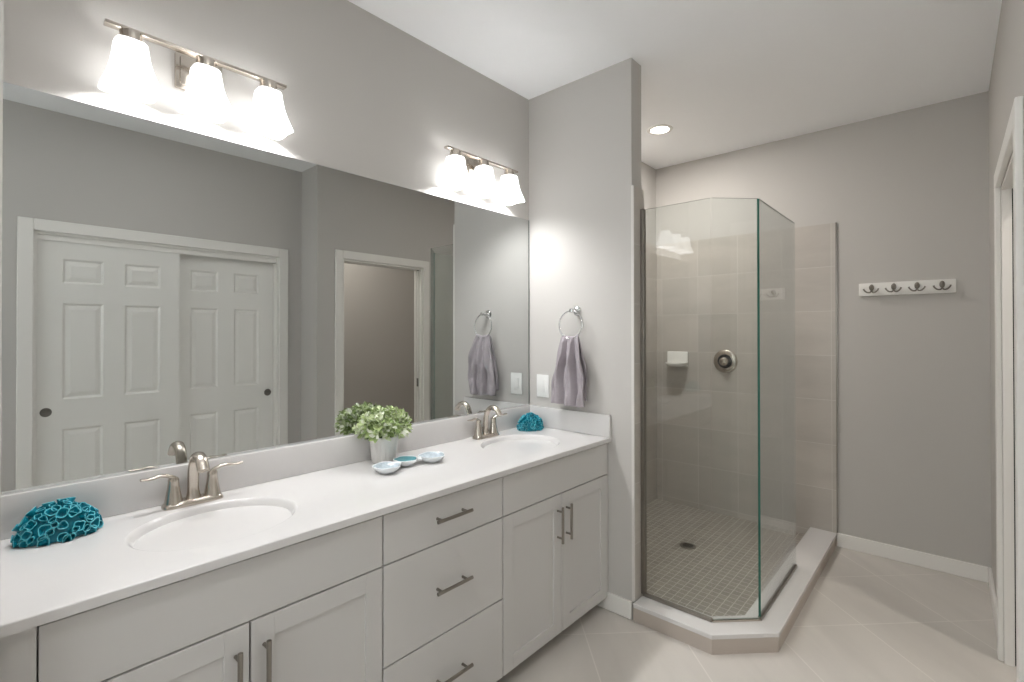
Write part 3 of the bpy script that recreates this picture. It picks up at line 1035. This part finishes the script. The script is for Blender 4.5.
# ================================================================== POTTED PLANT
PX, PY = 0.083, 1.168
pl_ = thing('potted_plant', 'small leafy plant in a ribbed white pot against the mirror', 'potted plant', (PX, PY, ZC))
mb = MB()
n = 96
def pr(r, z, rib):
    return [((r + (rib * (0.5 + 0.5 * math.cos(24 * 2 * PI * i / n)))) * math.cos(2 * PI * i / n), (r + rib * (0.5 + 0.5 * math.cos(24 * 2 * PI * i / n))) * math.sin(2 * PI * i / n), z) for i in range(n)]
mb.loft([pr(0.045, 0.0005, 0), pr(0.048, 0.004, 0.0015), pr(0.056, 0.090, 0.002), pr(0.058, 0.100, 0.001), pr(0.058, 0.106, 0), pr(0.055, 0.106, 0), pr(0.0535, 0.094, 0)], True, True)
mb.build('pot', POTM, pl_, smooth=40)
mb = MB()
mb.lathe([(0.0, 0.104), (0.03, 0.103), (0.0532, 0.096), (0.0532, 0.095), (0.0, 0.0945)], (0, 0, 0), 'Z', 24)
mb.build('moss', SOIL, pl_, smooth=60)
random.seed(21)
mb = MB()
def leaf(mb, base, d, nrm, L, W):
    """pointed leaf folded along its midrib"""
    d = d.normalized(); s = d.cross(nrm).normalized(); nn = s.cross(d)
    P = [(0, 0, 0), (0.35, 0.42, 0.10), (0.7, 0.34, 0.13), (1.0, 0, 0.05)]
    c = [base + d * (L * t) + nn * (L * (-0.03 + 0.0 * t) + L * 0.12 * (t * t)) for t, _, _ in P]
    l = [c[i] + s * (W * P[i][1]) + nn * (L * P[i][2]) for i in (1, 2)]
    r = [c[i] - s * (W * P[i][1]) + nn * (L * P[i][2]) for i in (1, 2)]
    bm = mb.bm
    v = [bm.verts.new(q) for q in (c[0], c[1], c[2], c[3], l[0], l[1], r[0], r[1])]
    for f in ((0, 1, 4), (1, 2, 5, 4), (2, 3, 5), (0, 6, 1), (1, 6, 7, 2), (2, 7, 3)):
        bm.faces.new([v[i] for i in f])
FCZ = 0.136
stems = MB()
for k in range(120):
    zz = 1 - 1.32 * (k + 0.5) / 120
    phi = k * 2.39996
    rr = math.sqrt(max(0, 1 - zz * zz))
    dirv = Vector((rr * math.cos(phi), rr * math.sin(phi), zz))
    sc = random.uniform(0.74, 1.04)
    A = Vector((0.088, 0.104, 0.072 if zz > 0 else 0.060))
    tip = Vector((dirv.x * A.x, dirv.y * A.y, FCZ + dirv.z * A.z)) * 1.0
    tip = Vector((tip.x * sc, tip.y * sc, FCZ + (tip.z - FCZ) * sc))
    if tip.x < -0.056: tip.x = -0.056 + random.uniform(0, 0.008)
    root = Vector((0.25 * tip.x, 0.25 * tip.y, 0.10))
    if k % 2 == 0:
        stems.sweep([root, (root + tip) / 2 + Vector((0, 0, 0.008)), tip], 0.0012, 5)
    out = (dirv + Vector((0, 0, 0.35))).normalized()
    for j in range(8):
        a = j * 2.39996 + random.uniform(-.3, .3)
        sx = out.orthogonal().normalized(); sy = out.cross(sx)
        side = sx * math.cos(a) + sy * math.sin(a)
        lift = 0.25 + 0.09 * j
        d = (side + out * lift).normalized()
        b = tip + out * (0.0022 * j - 0.008)
        L = random.uniform(0.024, 0.036) * (1.05 - 0.03 * j)
        if PX + b.x + d.x * L < 0.009:
            d.x = abs(d.x) * 0.3; d.normalize()
        leaf(mb, b, d, out, L, L * random.uniform(0.55, 0.75))
mb.build('foliage', LEAF, pl_, weld=False)
stems.build('stems', SOIL, pl_, smooth=60)

# ================================================================== THREE-BOWL DISH
dish = thing('serving_dish', 'pale blue and white dish of three joined bowls in front of the plant', 'dish', (0.2, 1.2, ZC))
DB = [((0.235, 1.080), 0.053, SHELLI), ((0.207, 1.186), 0.048, SHELLT), ((0.236, 1.296), 0.055, SHELLI)]
def bowl(c, r, mi):
    n = 40
    mb = MB()
    def rg(s, h, wob=1.0):
        return [(c[0] + r * s * (1 + 0.05 * wob * math.sin(5 * 2 * PI * i / n)) * math.cos(2 * PI * i / n), c[1] + r * s * (1 + 0.05 * wob * math.sin(5 * 2 * PI * i / n)) * math.sin(2 * PI * i / n), ZC + 0.0006 + h) for i in range(n)]
    mb.loft([rg(0.42, 0.0, 0), rg(0.55, 0.002, 0), rg(0.80, 0.012, .4), rg(0.95, 0.020), rg(1.0, 0.027)], True, False)
    mb.loft([rg(1.0, 0.027), rg(0.97, 0.0285), rg(0.93, 0.026)], False, False)
    mb.loft([rg(0.93, 0.026), rg(0.82, 0.018), rg(0.6, 0.012, .4), rg(0.3, 0.008, 0)], False, True, mi=1)
    return local(mb.build('bowl', [SHELLO, mi], smooth=60), dish)
for c, r, mi in DB: bowl(c, r, mi)
for (a, ra, _), (b, rb, _) in zip(DB, DB[1:]):
    a, b = Vector((a[0], a[1], 0)), Vector((b[0], b[1], 0))
    d = (b - a).normalized()
    p, q = a + d * ra * 0.93, b - d * rb * 0.93
    m_ = (p + q) / 2
    mb = MB()
    mb.sweep([(p.x, p.y, ZC + 0.022), (m_.x, m_.y, ZC + 0.020), (q.x, q.y, ZC + 0.022)], [(0.020, 0.006), (0.016, 0.006), (0.020, 0.006)], 16, side=(1, 0, 0))
    local(mb.build('bridge', SHELLO, smooth=60), dish)
